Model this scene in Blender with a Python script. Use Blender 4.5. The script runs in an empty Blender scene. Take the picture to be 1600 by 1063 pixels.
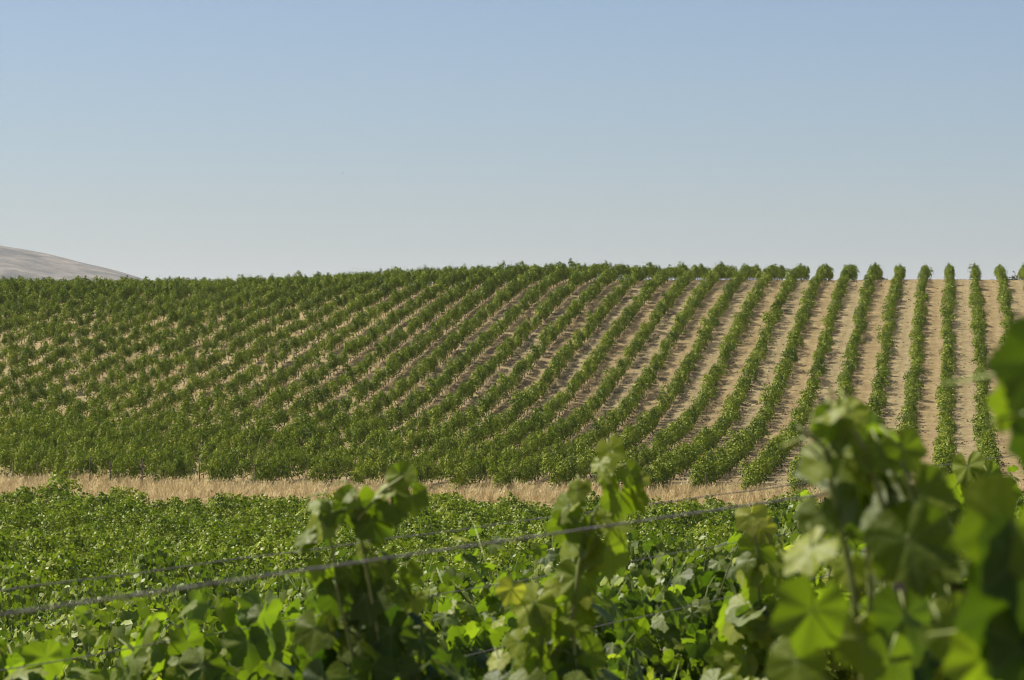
import bpy, math, random
import numpy as np
from mathutils import Vector, Matrix

# ------------------------------------------------------------------ camera, sky, sun, exposure
S = bpy.context.scene
COL = S.collection
FPX, CU, CV = 4537.0, 800.0, 531.5          # focal length and centre in photograph pixels
cam_data = bpy.data.cameras.new("camera")
cam = bpy.data.objects.new("camera", cam_data)
COL.objects.link(cam)
cam.location = (0, 0, 0)
cam.rotation_euler = (math.radians(90), 0, 0)
cam_data.sensor_width = 36.0
cam_data.lens = FPX / 1600.0 * 36.0
cam_data.clip_start = 0.05
cam_data.clip_end = 40000
cam_data.dof.use_dof = True
cam_data.dof.focus_distance = 90.0
cam_data.dof.aperture_fstop = 15.0
S.camera = cam

SUN_EL, SUN_AZ = math.radians(57), math.radians(-64)     # azimuth from +Y towards +X
sun_dir = Vector((math.sin(SUN_AZ) * math.cos(SUN_EL), math.cos(SUN_AZ) * math.cos(SUN_EL), math.sin(SUN_EL)))
world = bpy.data.worlds.new("World")
S.world = world
world.use_nodes = True
wn, wl = world.node_tree.nodes, world.node_tree.links
wn.clear()
w_out = wn.new("ShaderNodeOutputWorld")
w_bg = wn.new("ShaderNodeBackground")
sky = wn.new("ShaderNodeTexSky")
sky.sky_type = 'NISHITA'
sky.sun_disc = False
sky.sun_elevation = SUN_EL
sky.sun_rotation = SUN_AZ
sky.altitude = 900
sky.air_density = 1.0
sky.dust_density = 2.4
sky.ozone_density = 5.0
w_bg.inputs["Strength"].default_value = 0.047
w_tint = wn.new("ShaderNodeMixRGB")
w_tint.blend_type = 'MULTIPLY'
w_tint.inputs[0].default_value = 1.0
w_tint.inputs[2].default_value = (1.005, 0.995, 1.0, 1)
wl.new(sky.outputs[0], w_tint.inputs[1])
wl.new(w_tint.outputs[0], w_bg.inputs[0])
wl.new(w_bg.outputs[0], w_out.inputs[0])

sun_data = bpy.data.lights.new("sun", 'SUN')
sun_data.energy = 4.9
sun_data.angle = math.radians(0.53)
sun_data.color = (1.0, 0.93, 0.82)
sun = bpy.data.objects.new("sun", sun_data)
COL.objects.link(sun)
sun.rotation_euler = (-sun_dir).to_track_quat('-Z', 'Y').to_euler()

S.view_settings.view_transform = 'Standard'
S.view_settings.look = 'None'
S.view_settings.exposure = 1.12
S.view_settings.gamma = 1.0
S.cycles.pixel_filter_type = 'BLACKMAN_HARRIS'
S.cycles.filter_width = 1.1
S.cycles.use_denoising = True
S.cycles.denoising_prefilter = 'ACCURATE'
S.cycles.max_bounces = 8
S.cycles.transmission_bounces = 6
S.cycles.diffuse_bounces = 2

# ------------------------------------------------------------------ helpers
def at(u, v, d):
    """The point that the photograph shows at pixel (u, v), d metres out."""
    return np.array([(u - CU) / FPX * d, d, (CV - v) / FPX * d])


def pchip(xs, ys):
    xs, ys = np.asarray(xs, float), np.asarray(ys, float)
    h = np.diff(xs)
    dl = np.diff(ys) / h
    m = np.zeros_like(ys)
    m[0], m[-1] = dl[0], dl[-1]
    for i in range(1, len(xs) - 1):
        if dl[i - 1] * dl[i] > 0:
            w1, w2 = 2 * h[i] + h[i - 1], h[i] + 2 * h[i - 1]
            m[i] = (w1 + w2) / (w1 / dl[i - 1] + w2 / dl[i])

    def f(x):
        x = np.clip(np.asarray(x, float), xs[0], xs[-1])
        i = np.clip(np.searchsorted(xs, x) - 1, 0, len(xs) - 2)
        t = (x - xs[i]) / h[i]
        return ((2 * t**3 - 3 * t**2 + 1) * ys[i] + (t**3 - 2 * t**2 + t) * h[i] * m[i]
                + (-2 * t**3 + 3 * t**2) * ys[i + 1] + (t**3 - t**2) * h[i] * m[i + 1])
    return f


def sstep(a, b, x):
    t = np.clip((np.asarray(x, float) - a) / (b - a), 0, 1)
    return t * t * (3 - 2 * t)


def tag(o, label=None, cat=None, group=None, kind=None):
    if label:
        o["label"] = label
    if cat:
        o["category"] = cat
    if group:
        o["group"] = group
    if kind:
        o["kind"] = kind
    return o


def empty(name, loc=(0, 0, 0), rz=0.0, sc=(1, 1, 1)):
    o = bpy.data.objects.new(name, None)
    COL.objects.link(o)
    o.location = loc
    o.rotation_euler = (0, 0, rz)
    o.scale = sc
    return o


def link_mesh(name, me, parent=None):
    o = bpy.data.objects.new(name, me)
    COL.objects.link(o)
    if parent is not None:
        o.parent = parent
    return o


class Geo:
    """Collects vertices, faces, a tone and a vein value per vertex and a material slot per face."""
    def __init__(self):
        self.v, self.f, self.tone, self.vein, self.mi, self.n = [], [], [], [], [], 0

    def add(self, verts, faces, tone=0.5, vein=None, mi=0):
        verts = np.asarray(verts, float)
        self.v.append(verts)
        self.f += [tuple(i + self.n for i in f) for f in faces]
        self.mi += [mi] * len(faces)
        self.tone.append(np.full(len(verts), tone) if np.isscalar(tone) else np.asarray(tone))
        self.vein.append(np.zeros(len(verts)) if vein is None else np.asarray(vein))
        self.n += len(verts)

    def tube(self, pts, radii, sides=6, tone=0.5, mi=0):
        pts = np.asarray(pts, float)
        if np.isscalar(radii):
            radii = [radii] * len(pts)
        vs, fs = [], []
        for i, p in enumerate(pts):
            t = pts[min(i + 1, len(pts) - 1)] - pts[max(i - 1, 0)]
            t = t / (np.linalg.norm(t) + 1e-9)
            a = np.cross(t, [0.31, 0.87, 0.38])
            a /= np.linalg.norm(a) + 1e-9
            b = np.cross(t, a)
            for k in range(sides):
                an = 2 * math.pi * k / sides
                vs.append(p + radii[i] * (a * math.cos(an) + b * math.sin(an)))
        for i in range(len(pts) - 1):
            for k in range(sides):
                k2 = (k + 1) % sides
                fs.append((i * sides + k, i * sides + k2, (i + 1) * sides + k2, (i + 1) * sides + k))
        fs.append(tuple(range(sides))[::-1])
        fs.append(tuple(range((len(pts) - 1) * sides, len(pts) * sides)))
        self.add(vs, fs, tone, None, mi)

    def mesh(self, name, mats, smooth=True):
        me = bpy.data.meshes.new(name)
        v = np.concatenate(self.v) if self.v else np.zeros((0, 3))
        me.from_pydata(v.tolist(), [], self.f)
        for nm, arr in (("tone", self.tone), ("vein", self.vein)):
            at_ = me.attributes.new(nm, 'FLOAT', 'POINT')
            at_.data.foreach_set("value", np.concatenate(arr).astype(np.float32))
        for m in mats:
            me.materials.append(m)
        if len(mats) > 1:
            me.polygons.foreach_set("material_index", self.mi)
        me.polygons.foreach_set("use_smooth", [smooth] * len(me.polygons))
        me.update()
        return me


# ------------------------------------------------------------------ materials
def new_mat(name):
    m = bpy.data.materials.new(name)
    m.use_nodes = True
    nt = m.node_tree
    for n in list(nt.nodes):
        nt.nodes.remove(n)
    return m, nt.nodes, nt.links


def ramp(nodes, stops):
    r = nodes.new("ShaderNodeValToRGB")
    el = r.color_ramp.elements
    el[0].position, el[0].color = stops[0][0], (*stops[0][1], 1)
    el[1].position, el[1].color = stops[-1][0], (*stops[-1][1], 1)
    for p, c in stops[1:-1]:
        e = el.new(p)
        e.color = (*c, 1)
    return r


def leaf_material(name, stops, under, trans_stops, trans=0.4, rough=0.45, vein_col=(0.16, 0.2, 0.06), bump=0.0, spec=0.35):
    m, N, L = new_mat(name)
    out = N.new("ShaderNodeOutputMaterial")
    at_ = N.new("ShaderNodeAttribute"); at_.attribute_name = "tone"
    ve = N.new("ShaderNodeAttribute"); ve.attribute_name = "vein"
    oi = N.new("ShaderNodeObjectInfo")
    ma = N.new("ShaderNodeMath"); ma.operation = 'MULTIPLY_ADD'
    L.new(oi.outputs["Random"], ma.inputs[0]); ma.inputs[1].default_value = 0.30
    sub = N.new("ShaderNodeMath"); sub.operation = 'SUBTRACT'
    L.new(at_.outputs["Fac"], sub.inputs[0]); sub.inputs[1].default_value = 0.15
    L.new(sub.outputs[0], ma.inputs[2])
    r = ramp(N, stops); L.new(ma.outputs[0], r.inputs[0])
    rt = ramp(N, trans_stops); L.new(ma.outputs[0], rt.inputs[0])
    vm = N.new("ShaderNodeMixRGB"); L.new(ve.outputs["Fac"], vm.inputs[0]); L.new(r.outputs[0], vm.inputs[1]); vm.inputs[2].default_value = (*vein_col, 1)
    geo = N.new("ShaderNodeNewGeometry")
    um = N.new("ShaderNodeMixRGB"); L.new(geo.outputs["Backfacing"], um.inputs[0]); L.new(vm.outputs[0], um.inputs[1])
    un = N.new("ShaderNodeMixRGB"); un.inputs[0].default_value = 0.55; L.new(vm.outputs[0], un.inputs[1]); un.inputs[2].default_value = (*under, 1)
    L.new(un.outputs[0], um.inputs[2])
    p = N.new("ShaderNodeBsdfPrincipled")
    L.new(um.outputs[0], p.inputs["Base Color"])
    p.inputs["Roughness"].default_value = rough
    p.inputs["Specular IOR Level"].default_value = spec
    tr = N.new("ShaderNodeBsdfTranslucent")
    L.new(rt.outputs[0], tr.inputs[0])
    mix = N.new("ShaderNodeMixShader"); mix.inputs[0].default_value = trans
    L.new(p.outputs[0], mix.inputs[1]); L.new(tr.outputs[0], mix.inputs[2])
    if bump:
        tc = N.new("ShaderNodeTexCoord")
        nz = N.new("ShaderNodeTexNoise"); nz.inputs["Scale"].default_value = 120; nz.inputs["Detail"].default_value = 3
        L.new(tc.outputs["Object"], nz.inputs["Vector"])
        bp = N.new("ShaderNodeBump"); bp.inputs["Strength"].default_value = bump; bp.inputs["Distance"].default_value = 0.004
        L.new(nz.outputs[0], bp.inputs["Height"])
        L.new(bp.outputs[0], p.inputs["Normal"])
    L.new(mix.outputs[0], out.inputs[0])
    return m


GREEN = [(0.0, (0.018, 0.040, 0.004)), (0.45, (0.108, 0.142, 0.006)), (0.75, (0.200, 0.228, 0.012)), (1.0, (0.27, 0.29, 0.04))]
TRANS = [(0.0, (0.045, 0.10, 0.003)), (0.45, (0.16, 0.26, 0.006)), (0.75, (0.27, 0.40, 0.012)), (1.0, (0.46, 0.50, 0.03))]
M_leaf_near = leaf_material("near_vine_leaf", GREEN, (0.17, 0.21, 0.085), TRANS, 0.48, 0.52, (0.17, 0.21, 0.06), 0.35, 0.3)
M_leaf_far = leaf_material("far_vine_leaf", GREEN, (0.11, 0.145, 0.04), TRANS, 0.26, 0.5, spec=0.25)
M_leaf_hill = leaf_material("hill_vine_leaf", GREEN, (0.11, 0.14, 0.015), TRANS, 0.16, 0.55, spec=0.14)
M_tree = leaf_material("tree_leaf", [(0.0, (0.012, 0.022, 0.01)), (1.0, (0.04, 0.055, 0.022))], (0.04, 0.05, 0.03), [(0.0, (0.03, 0.05, 0.01)), (1.0, (0.06, 0.08, 0.02))], 0.2, 0.6)
STRAW = [(0.0, (0.26, 0.17, 0.07)), (0.5, (0.50, 0.39, 0.185)), (1.0, (0.68, 0.57, 0.33))]
M_straw = leaf_material("dry_grass_blade", STRAW, (0.42, 0.33, 0.17), STRAW, 0.3, 0.6)
M_weed = leaf_material("green_weed_blade", [(0.0, (0.06, 0.08, 0.02)), (1.0, (0.22, 0.22, 0.07))], (0.12, 0.13, 0.05), [(0.0, (0.06, 0.08, 0.02)), (1.0, (0.2, 0.2, 0.06))], 0.3, 0.6)


def noise_material(name, stops, scale=20.0, rough=0.85, bump=0.3, dist=0.01, detail=6):
    m, N, L = new_mat(name)
    out = N.new("ShaderNodeOutputMaterial")
    p = N.new("ShaderNodeBsdfPrincipled"); p.inputs["Roughness"].default_value = rough
    p.inputs["Specular IOR Level"].default_value = 0.25
    tc = N.new("ShaderNodeTexCoord")
    nz = N.new("ShaderNodeTexNoise"); nz.inputs["Scale"].default_value = scale; nz.inputs["Detail"].default_value = detail
    L.new(tc.outputs["Object"], nz.inputs["Vector"])
    r = ramp(N, stops); L.new(nz.outputs[0], r.inputs[0]); L.new(r.outputs[0], p.inputs["Base Color"])
    bp = N.new("ShaderNodeBump"); bp.inputs["Strength"].default_value = bump; bp.inputs["Distance"].default_value = dist
    L.new(nz.outputs[0], bp.inputs["Height"]); L.new(bp.outputs[0], p.inputs["Normal"])
    L.new(p.outputs[0], out.inputs[0])
    return m


M_bark = noise_material("vine_bark", [(0.3, (0.05, 0.035, 0.025)), (0.7, (0.17, 0.12, 0.08))], 40, 0.9, 0.8, 0.01)
M_cane = noise_material("green_cane", [(0.3, (0.11, 0.15, 0.03)), (0.7, (0.22, 0.23, 0.07))], 25, 0.55, 0.2, 0.002)
M_wire = noise_material("weathered_wire", [(0.3, (0.10, 0.092, 0.083)), (0.7, (0.20, 0.185, 0.165))], 60, 0.6, 0.3, 0.002)
M_post = noise_material("weathered_post_wood", [(0.3, (0.09, 0.07, 0.05)), (0.7, (0.22, 0.18, 0.14))], 14, 0.9, 0.5, 0.01)
M_clod = noise_material("dry_earth_clod", [(0.3, (0.13, 0.095, 0.053)), (0.7, (0.235, 0.18, 0.105))], 6, 0.95, 0.5, 0.02)
M_bird = noise_material("dark_plumage", [(0.3, (0.02, 0.02, 0.02)), (0.7, (0.05, 0.045, 0.04))], 20, 0.7, 0.1, 0.002)
M_mountain = noise_material("dry_mountain_slope", [(0.33, (0.018, 0.024, 0.018)), (0.45, (0.062, 0.056, 0.044)), (0.56, (0.09, 0.08, 0.062)), (0.68, (0.14, 0.12, 0.09))], 0.02, 0.95, 0.6, 30, 10)

# ------------------------------------------------------------------ terrain
HILL_T = (1496 - CU) / FPX                  # every hill row runs this many metres right per metre away
ROW_S = 2.2
f_near = pchip([-40, 0, 1.74, 3.7, 9, 20, 35, 55, 90], [-1.2, -1.68, -1.78, -2.05, -3.1, -4.6, -6.2, -7.6, -8.2])
f_far = pchip([0, 18, 40, 70, 108, 117, 124, 130, 142, 157, 174, 192, 205, 218, 233, 247, 256, 264, 275, 300, 360, 700, 3000],
              [-1.7, -3.2, -4.6, -6.2, -7.6, -7.5, -7.1, -6.95, -6.85, -6.45, -5.5, -3.2, -1.1, 0.95, 3.15, 4.85, 5.3, 5.35, 5.1, 3.6, -4, -16, -30])
f_cross = pchip([0, 60, 110, 150, 190, 250, 300, 3000], [0, 0.0, 0.5, 0.5, 0.05, -1.3, -1.25, 0])


def ground_z(x, y):
    x, y = np.asarray(x, float), np.asarray(y, float)
    p = (0.47 * y - x) / 1.105
    w = sstep(15, 55, y)
    z = f_near(p) * (1 - w) + f_far(y) * w
    z = z + f_cross(y) * sstep(6, -30, x)
    z = z + 0.05 * np.sin(x * 0.31 + y * 0.17) * np.sin(y * 0.23 - x * 0.11) * sstep(20, 60, y)
    return z


def spread(a, b, step, far, growth=1.35):
    xs = list(np.arange(a, b + 1e-6, step))
    s = step
    while xs[-1] < far:
        s *= growth
        xs.append(xs[-1] + s)
    return xs


ypos = spread(-6, 300, 0.75, 14000)
yneg = [-6 - v for v in spread(0, 0, 2.0, 300)][1:]
ys = np.array(sorted(yneg) + ypos)
xp = spread(0, 70, 0.9, 9000)
xs = np.array([-v for v in xp[:0:-1]] + xp)
XX, YY = np.meshgrid(xs, ys)
ZZ = ground_z(XX, YY)
nx, ny = len(xs), len(ys)
gv = np.stack([XX.ravel(), YY.ravel(), ZZ.ravel()], 1)
ii = (np.arange(ny - 1)[:, None] * nx + np.arange(nx - 1)[None, :]).ravel()
gf = np.stack([ii, ii + 1, ii + nx + 1, ii + nx], 1)
gme = bpy.data.meshes.new("ground")
gme.from_pydata(gv.tolist(), [], gf.tolist())
gme.polygons.foreach_set("use_smooth", [True] * len(gme.polygons))


def ground_material():
    m, N, L = new_mat("vineyard_soil")
    out = N.new("ShaderNodeOutputMaterial")
    p = N.new("ShaderNodeBsdfPrincipled"); p.inputs["Roughness"].default_value = 0.95
    p.inputs["Specular IOR Level"].default_value = 0.1
    tc = N.new("ShaderNodeTexCoord")

    def noise(scale, detail, rough=0.6):
        n = N.new("ShaderNodeTexNoise"); n.inputs["Scale"].default_value = scale; n.inputs["Detail"].default_value = detail
        n.inputs["Roughness"].default_value = rough
        L.new(tc.outputs["Object"], n.inputs["Vector"])
        return n
    big, mid, fine = noise(0.12, 4), noise(1.1, 5), noise(6.0, 6, 0.7)
    r1 = ramp(N, [(0.3, (0.14, 0.106, 0.058)), (0.5, (0.178, 0.142, 0.073)), (0.7, (0.215, 0.175, 0.093))])
    L.new(mid.outputs[0], r1.inputs[0])
    r2 = ramp(N, [(0.32, (0.76, 0.74, 0.71)), (0.5, (0.98, 0.98, 0.97)), (0.68, (1.12, 1.12, 1.12))])
    L.new(fine.outputs[0], r2.inputs[0])
    mu = N.new("ShaderNodeMixRGB"); mu.blend_type = 'MULTIPLY'; mu.inputs[0].default_value = 1
    L.new(r1.outputs[0], mu.inputs[1]); L.new(r2.outputs[0], mu.inputs[2])
    # wheel tracks and tilled middles that follow the rows, on the hill only
    sep = N.new("ShaderNodeSeparateXYZ"); L.new(tc.outputs["Object"], sep.inputs[0])

    def mth(op, a, b):
        n = N.new("ShaderNodeMath"); n.operation = op
        for k, q in enumerate((a, b)):
            if q is None:
                continue
            if isinstance(q, (int, float)):
                n.inputs[k].default_value = q
            else:
                L.new(q, n.inputs[k])
        return n.outputs[0]
    wob = mth('MULTIPLY', mth('SUBTRACT', big.outputs[0], 0.5), 0.25)
    rr = mth('ADD', mth('SUBTRACT', mth('MULTIPLY', mth('SUBTRACT', mth('MULTIPLY', sep.outputs[1], HILL_T), sep.outputs[0]), 1 / ROW_S), 0.3), wob)
    fr = mth('FRACT', rr, None)
    tr_ = ramp(N, [(0.0, (0.86, 0.84, 0.82)), (0.2, (0.98, 0.97, 0.96)), (0.33, (1.12, 1.12, 1.13)), (0.5, (0.95, 0.93, 0.90)), (0.67, (1.12, 1.12, 1.13)), (0.8, (0.98, 0.97, 0.96)), (1.0, (0.86, 0.84, 0.82))])
    L.new(fr, tr_.inputs[0])
    alt = ramp(N, [(0.0, (1.0, 0.96, 0.91)), (0.49, (1.0, 0.96, 0.91)), (0.51, (1.02, 1.03, 1.03)), (1.0, (1.02, 1.03, 1.03))])
    L.new(mth('FRACT', mth('MULTIPLY', rr, 0.5), None), alt.inputs[0])
    t1 = N.new("ShaderNodeMixRGB"); t1.blend_type = 'MULTIPLY'; t1.inputs[0].default_value = 1
    L.new(tr_.outputs[0], t1.inputs[1]); L.new(alt.outputs[0], t1.inputs[2])
    hm = N.new("ShaderNodeMapRange"); L.new(sep.outputs[1], hm.inputs[0]); hm.inputs[1].default_value = 128; hm.inputs[2].default_value = 134
    t2 = N.new("ShaderNodeMixRGB"); t2.blend_type = 'MULTIPLY'; L.new(hm.outputs[0], t2.inputs[0]); L.new(mu.outputs[0], t2.inputs[1]); L.new(t1.outputs[0], t2.inputs[2])
    mu = t2
    # dry weeds between the rows, in patches, mostly in the poorer west half of the hill
    mr = N.new("ShaderNodeMapRange"); L.new(sep.outputs[0], mr.inputs[0])
    mr.inputs[1].default_value = 6; mr.inputs[2].default_value = -18; mr.inputs[3].default_value = 0.0; mr.inputs[4].default_value = 0.75
    rb = ramp(N, [(0.36, (0, 0, 0)), (0.6, (1, 1, 1))]); L.new(big.outputs[0], rb.inputs[0])
    pm = N.new("ShaderNodeMath"); pm.operation = 'MULTIPLY'
    L.new(mr.outputs[0], pm.inputs[0]); L.new(rb.outputs[0], pm.inputs[1])
    m1 = N.new("ShaderNodeMixRGB"); L.new(pm.outputs[0], m1.inputs[0]); L.new(mu.outputs[0], m1.inputs[1])
    rw = ramp(N, [(0.3, (0.18, 0.134, 0.06)), (0.6, (0.31, 0.247, 0.127))]); L.new(fine.outputs[0], rw.inputs[0])
    L.new(rw.outputs[0], m1.inputs[2])
    # straw-covered verge, and dry grassland beyond the crest
    mv = N.new("ShaderNodeMapRange"); mv.interpolation_type = 'SMOOTHSTEP'; L.new(sep.outputs[1], mv.inputs[0])
    mv.inputs[1].default_value = 129; mv.inputs[2].default_value = 134; mv.inputs[3].default_value = 1; mv.inputs[4].default_value = 0
    mv2 = N.new("ShaderNodeMapRange"); mv2.interpolation_type = 'SMOOTHSTEP'; L.new(sep.outputs[1], mv2.inputs[0])
    mv2.inputs[1].default_value = 108; mv2.inputs[2].default_value = 116
    mm = N.new("ShaderNodeMath"); mm.operation = 'MULTIPLY'; L.new(mv.outputs[0], mm.inputs[0]); L.new(mv2.outputs[0], mm.inputs[1])
    mv3 = N.new("ShaderNodeMapRange"); L.new(sep.outputs[1], mv3.inputs[0]); mv3.inputs[1].default_value = 270; mv3.inputs[2].default_value = 300
    mx = N.new("ShaderNodeMath"); mx.operation = 'MAXIMUM'; L.new(mm.outputs[0], mx.inputs[0]); L.new(mv3.outputs[0], mx.inputs[1])
    m2 = N.new("ShaderNodeMixRGB"); L.new(mx.outputs[0], m2.inputs[0]); L.new(m1.outputs[0], m2.inputs[1])
    rs = ramp(N, [(0.3, (0.20, 0.145, 0.072)), (0.65, (0.32, 0.25, 0.135))]); L.new(mid.outputs[0], rs.inputs[0])
    L.new(rs.outputs[0], m2.inputs[2])
    L.new(m2.outputs[0], p.inputs["Base Color"])
    ad = N.new("ShaderNodeMath"); ad.operation = 'MULTIPLY_ADD'; L.new(mid.outputs[0], ad.inputs[0]); ad.inputs[1].default_value = 1.5; L.new(fine.outputs[0], ad.inputs[2])
    bp = N.new("ShaderNodeBump"); bp.inputs["Strength"].default_value = 1.0; bp.inputs["Distance"].default_value = 0.11
    L.new(ad.outputs[0], bp.inputs["Height"]); L.new(bp.outputs[0], p.inputs["Normal"])
    L.new(p.outputs[0], out.inputs[0])
    return m


gme.materials.append(ground_material())
ground = link_mesh("ground", gme)
tag(ground, "dry tan vineyard soil running up over the hill", kind="structure")

# distant mountain at the left, about four kilometres off
mrng = np.random.default_rng(5)
MD = 4200.0
mx_ = np.linspace(-2600, -340, 110)
my_ = np.linspace(MD - 900, MD + 1500, 60)
MX, MY = np.meshgrid(mx_, my_)
ridge = pchip([-2600, -1925, -1325, -1025, -825, -762, -712, -672, -622, -582, -545, -465, -340],
              [60, 170, 215, 190, 160, 141, 132, 125, 112, 103, 92, 60, -30])
Zr = ridge(MX)
cross = np.exp(-((MY - MD) / 620.0) ** 2)
MZ = -40 + (Zr + 40) * cross
for a, fx, fy in ((7, .013, .009), (4, .031, .022), (2, .07, .05)):
    MZ += a * np.sin(MX * fx + 2.1 * np.sin(MY * fy)) * np.sin(MY * fy * 1.3 + 1.2) * sstep(0, 60, MZ + 40) * sstep(30, 260, np.abs(MY - MD))
mv_ = np.stack([MX.ravel(), MY.ravel(), MZ.ravel()], 1)
n1 = len(mx_)
im = (np.arange(len(my_) - 1)[:, None] * n1 + np.arange(n1 - 1)[None, :]).ravel()
mme = bpy.data.meshes.new("mountain")
mme.from_pydata(mv_.tolist(), [], np.stack([im, im + 1, im + n1 + 1, im + n1], 1).tolist())
mme.polygons.foreach_set("use_smooth", [True] * len(mme.polygons))
mme.materials.append(M_mountain)
tag(link_mesh("mountain", mme), "bare pale mountain sloping down behind the hill crest", kind="structure")

# ------------------------------------------------------------------ leaf shapes
def leaf_outline(theta):
    """Radius of a five-lobed vine leaf, theta from the tip direction, in radians."""
    a = np.abs(np.degrees(theta))
    base = np.interp(a, [0, 25, 52, 80, 108, 135, 158, 172], [0.62, 0.46, 0.57, 0.44, 0.50, 0.45, 0.42, 0.14])
    return base


def make_leaf(n_ang, n_ring, teeth=0.0, fold=0.18, seed=0):
    r = np.random.default_rng(seed)
    th = np.radians(np.linspace(-172, 172, n_ang))
    vs, vein, fs = [(0, 0, 0)], [1.0], []
    veins = np.radians([0, 52, -52, 108, -108])
    ph = r.uniform(0, 6, 3)
    for k in range(1, n_ring + 1):
        q = k / n_ring
        for i, t in enumerate(th):
            rad = leaf_outline(t)
            if k == n_ring and teeth:
                rad *= 1 + teeth * (1 if i % 2 else -1)
            rr = rad * q
            x, y = math.sin(t) * rr, -math.cos(t) * rr
            dv = min(abs(t - a) for a in veins)
            z = -fold * abs(x) ** 1.3 * 0.6 - 0.55 * fold * rr * rr * 2 + 0.03 * q * math.sin(3 * t + ph[0]) + 0.016 * q * q * math.sin(7 * t + ph[1]) + 0.03 * min(dv / 0.35, 1) * q
            vs.append((x, y, z))
            vein.append(max(0.0, 1 - dv / 0.075) * (1 - 0.6 * q))
    for i in range(n_ang - 1):
        fs.append((0, 1 + i, 2 + i))
        for k in range(n_ring - 1):
            a = 1 + k * n_ang + i
            fs.append((a, a + n_ang, a + n_ang + 1, a + 1))
    return np.array(vs), fs, np.array(vein)


LEAF_HI = [make_leaf(69, 4, 0.04, 0.13, s) for s in (1, 2, 3, 10, 11)]
LEAF_MID = [make_leaf(35, 2, 0.05, 0.25, s) for s in (4, 5, 6, 9)]
LEAF_LOW = [make_leaf(9, 1, 0.0, 0.3, s) for s in (7, 8)]
_h = np.array([(0, 0.12, 0), (0, -0.55, -0.05), (0.42, 0.02, -0.12), (0.28, -0.36, -0.12), (-0.42, 0.02, -0.12), (-0.28, -0.36, -0.12)], float)
LEAF_TINY = [(_h, [(0, 1, 3, 2), (0, 4, 5, 1)], np.zeros(6))]


def put_leaf(g, shapes, rng, pos, tip, nrm, width, tone, mi=0):
    vs, fs, vein = shapes[int(rng.integers(len(shapes)))]
    t = np.asarray(tip, float); t = t / (np.linalg.norm(t) + 1e-9)
    n = np.asarray(nrm, float); n = n - t * np.dot(n, t)
    ln = np.linalg.norm(n)
    if ln < 1e-3:
        n = np.cross(t, [1, 0.2, 0.1]); ln = np.linalg.norm(n)
    n = n / ln
    s = np.cross(n, t)                                  # x = s, y = -t, z = n
    B = np.stack([s, -t, n])
    g.add(np.asarray(pos) + (vs * width) @ B, fs, tone, vein, mi)


def shoot_points(rng, start, end, bend=0.05, n=7):
    start, end = np.asarray(start, float), np.asarray(end, float)
    off = rng.normal(0, bend, 3)
    ts = np.linspace(0, 1, n)
    return np.array([start + (end - start) * t + off * math.sin(math.pi * t) for t in ts])


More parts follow.
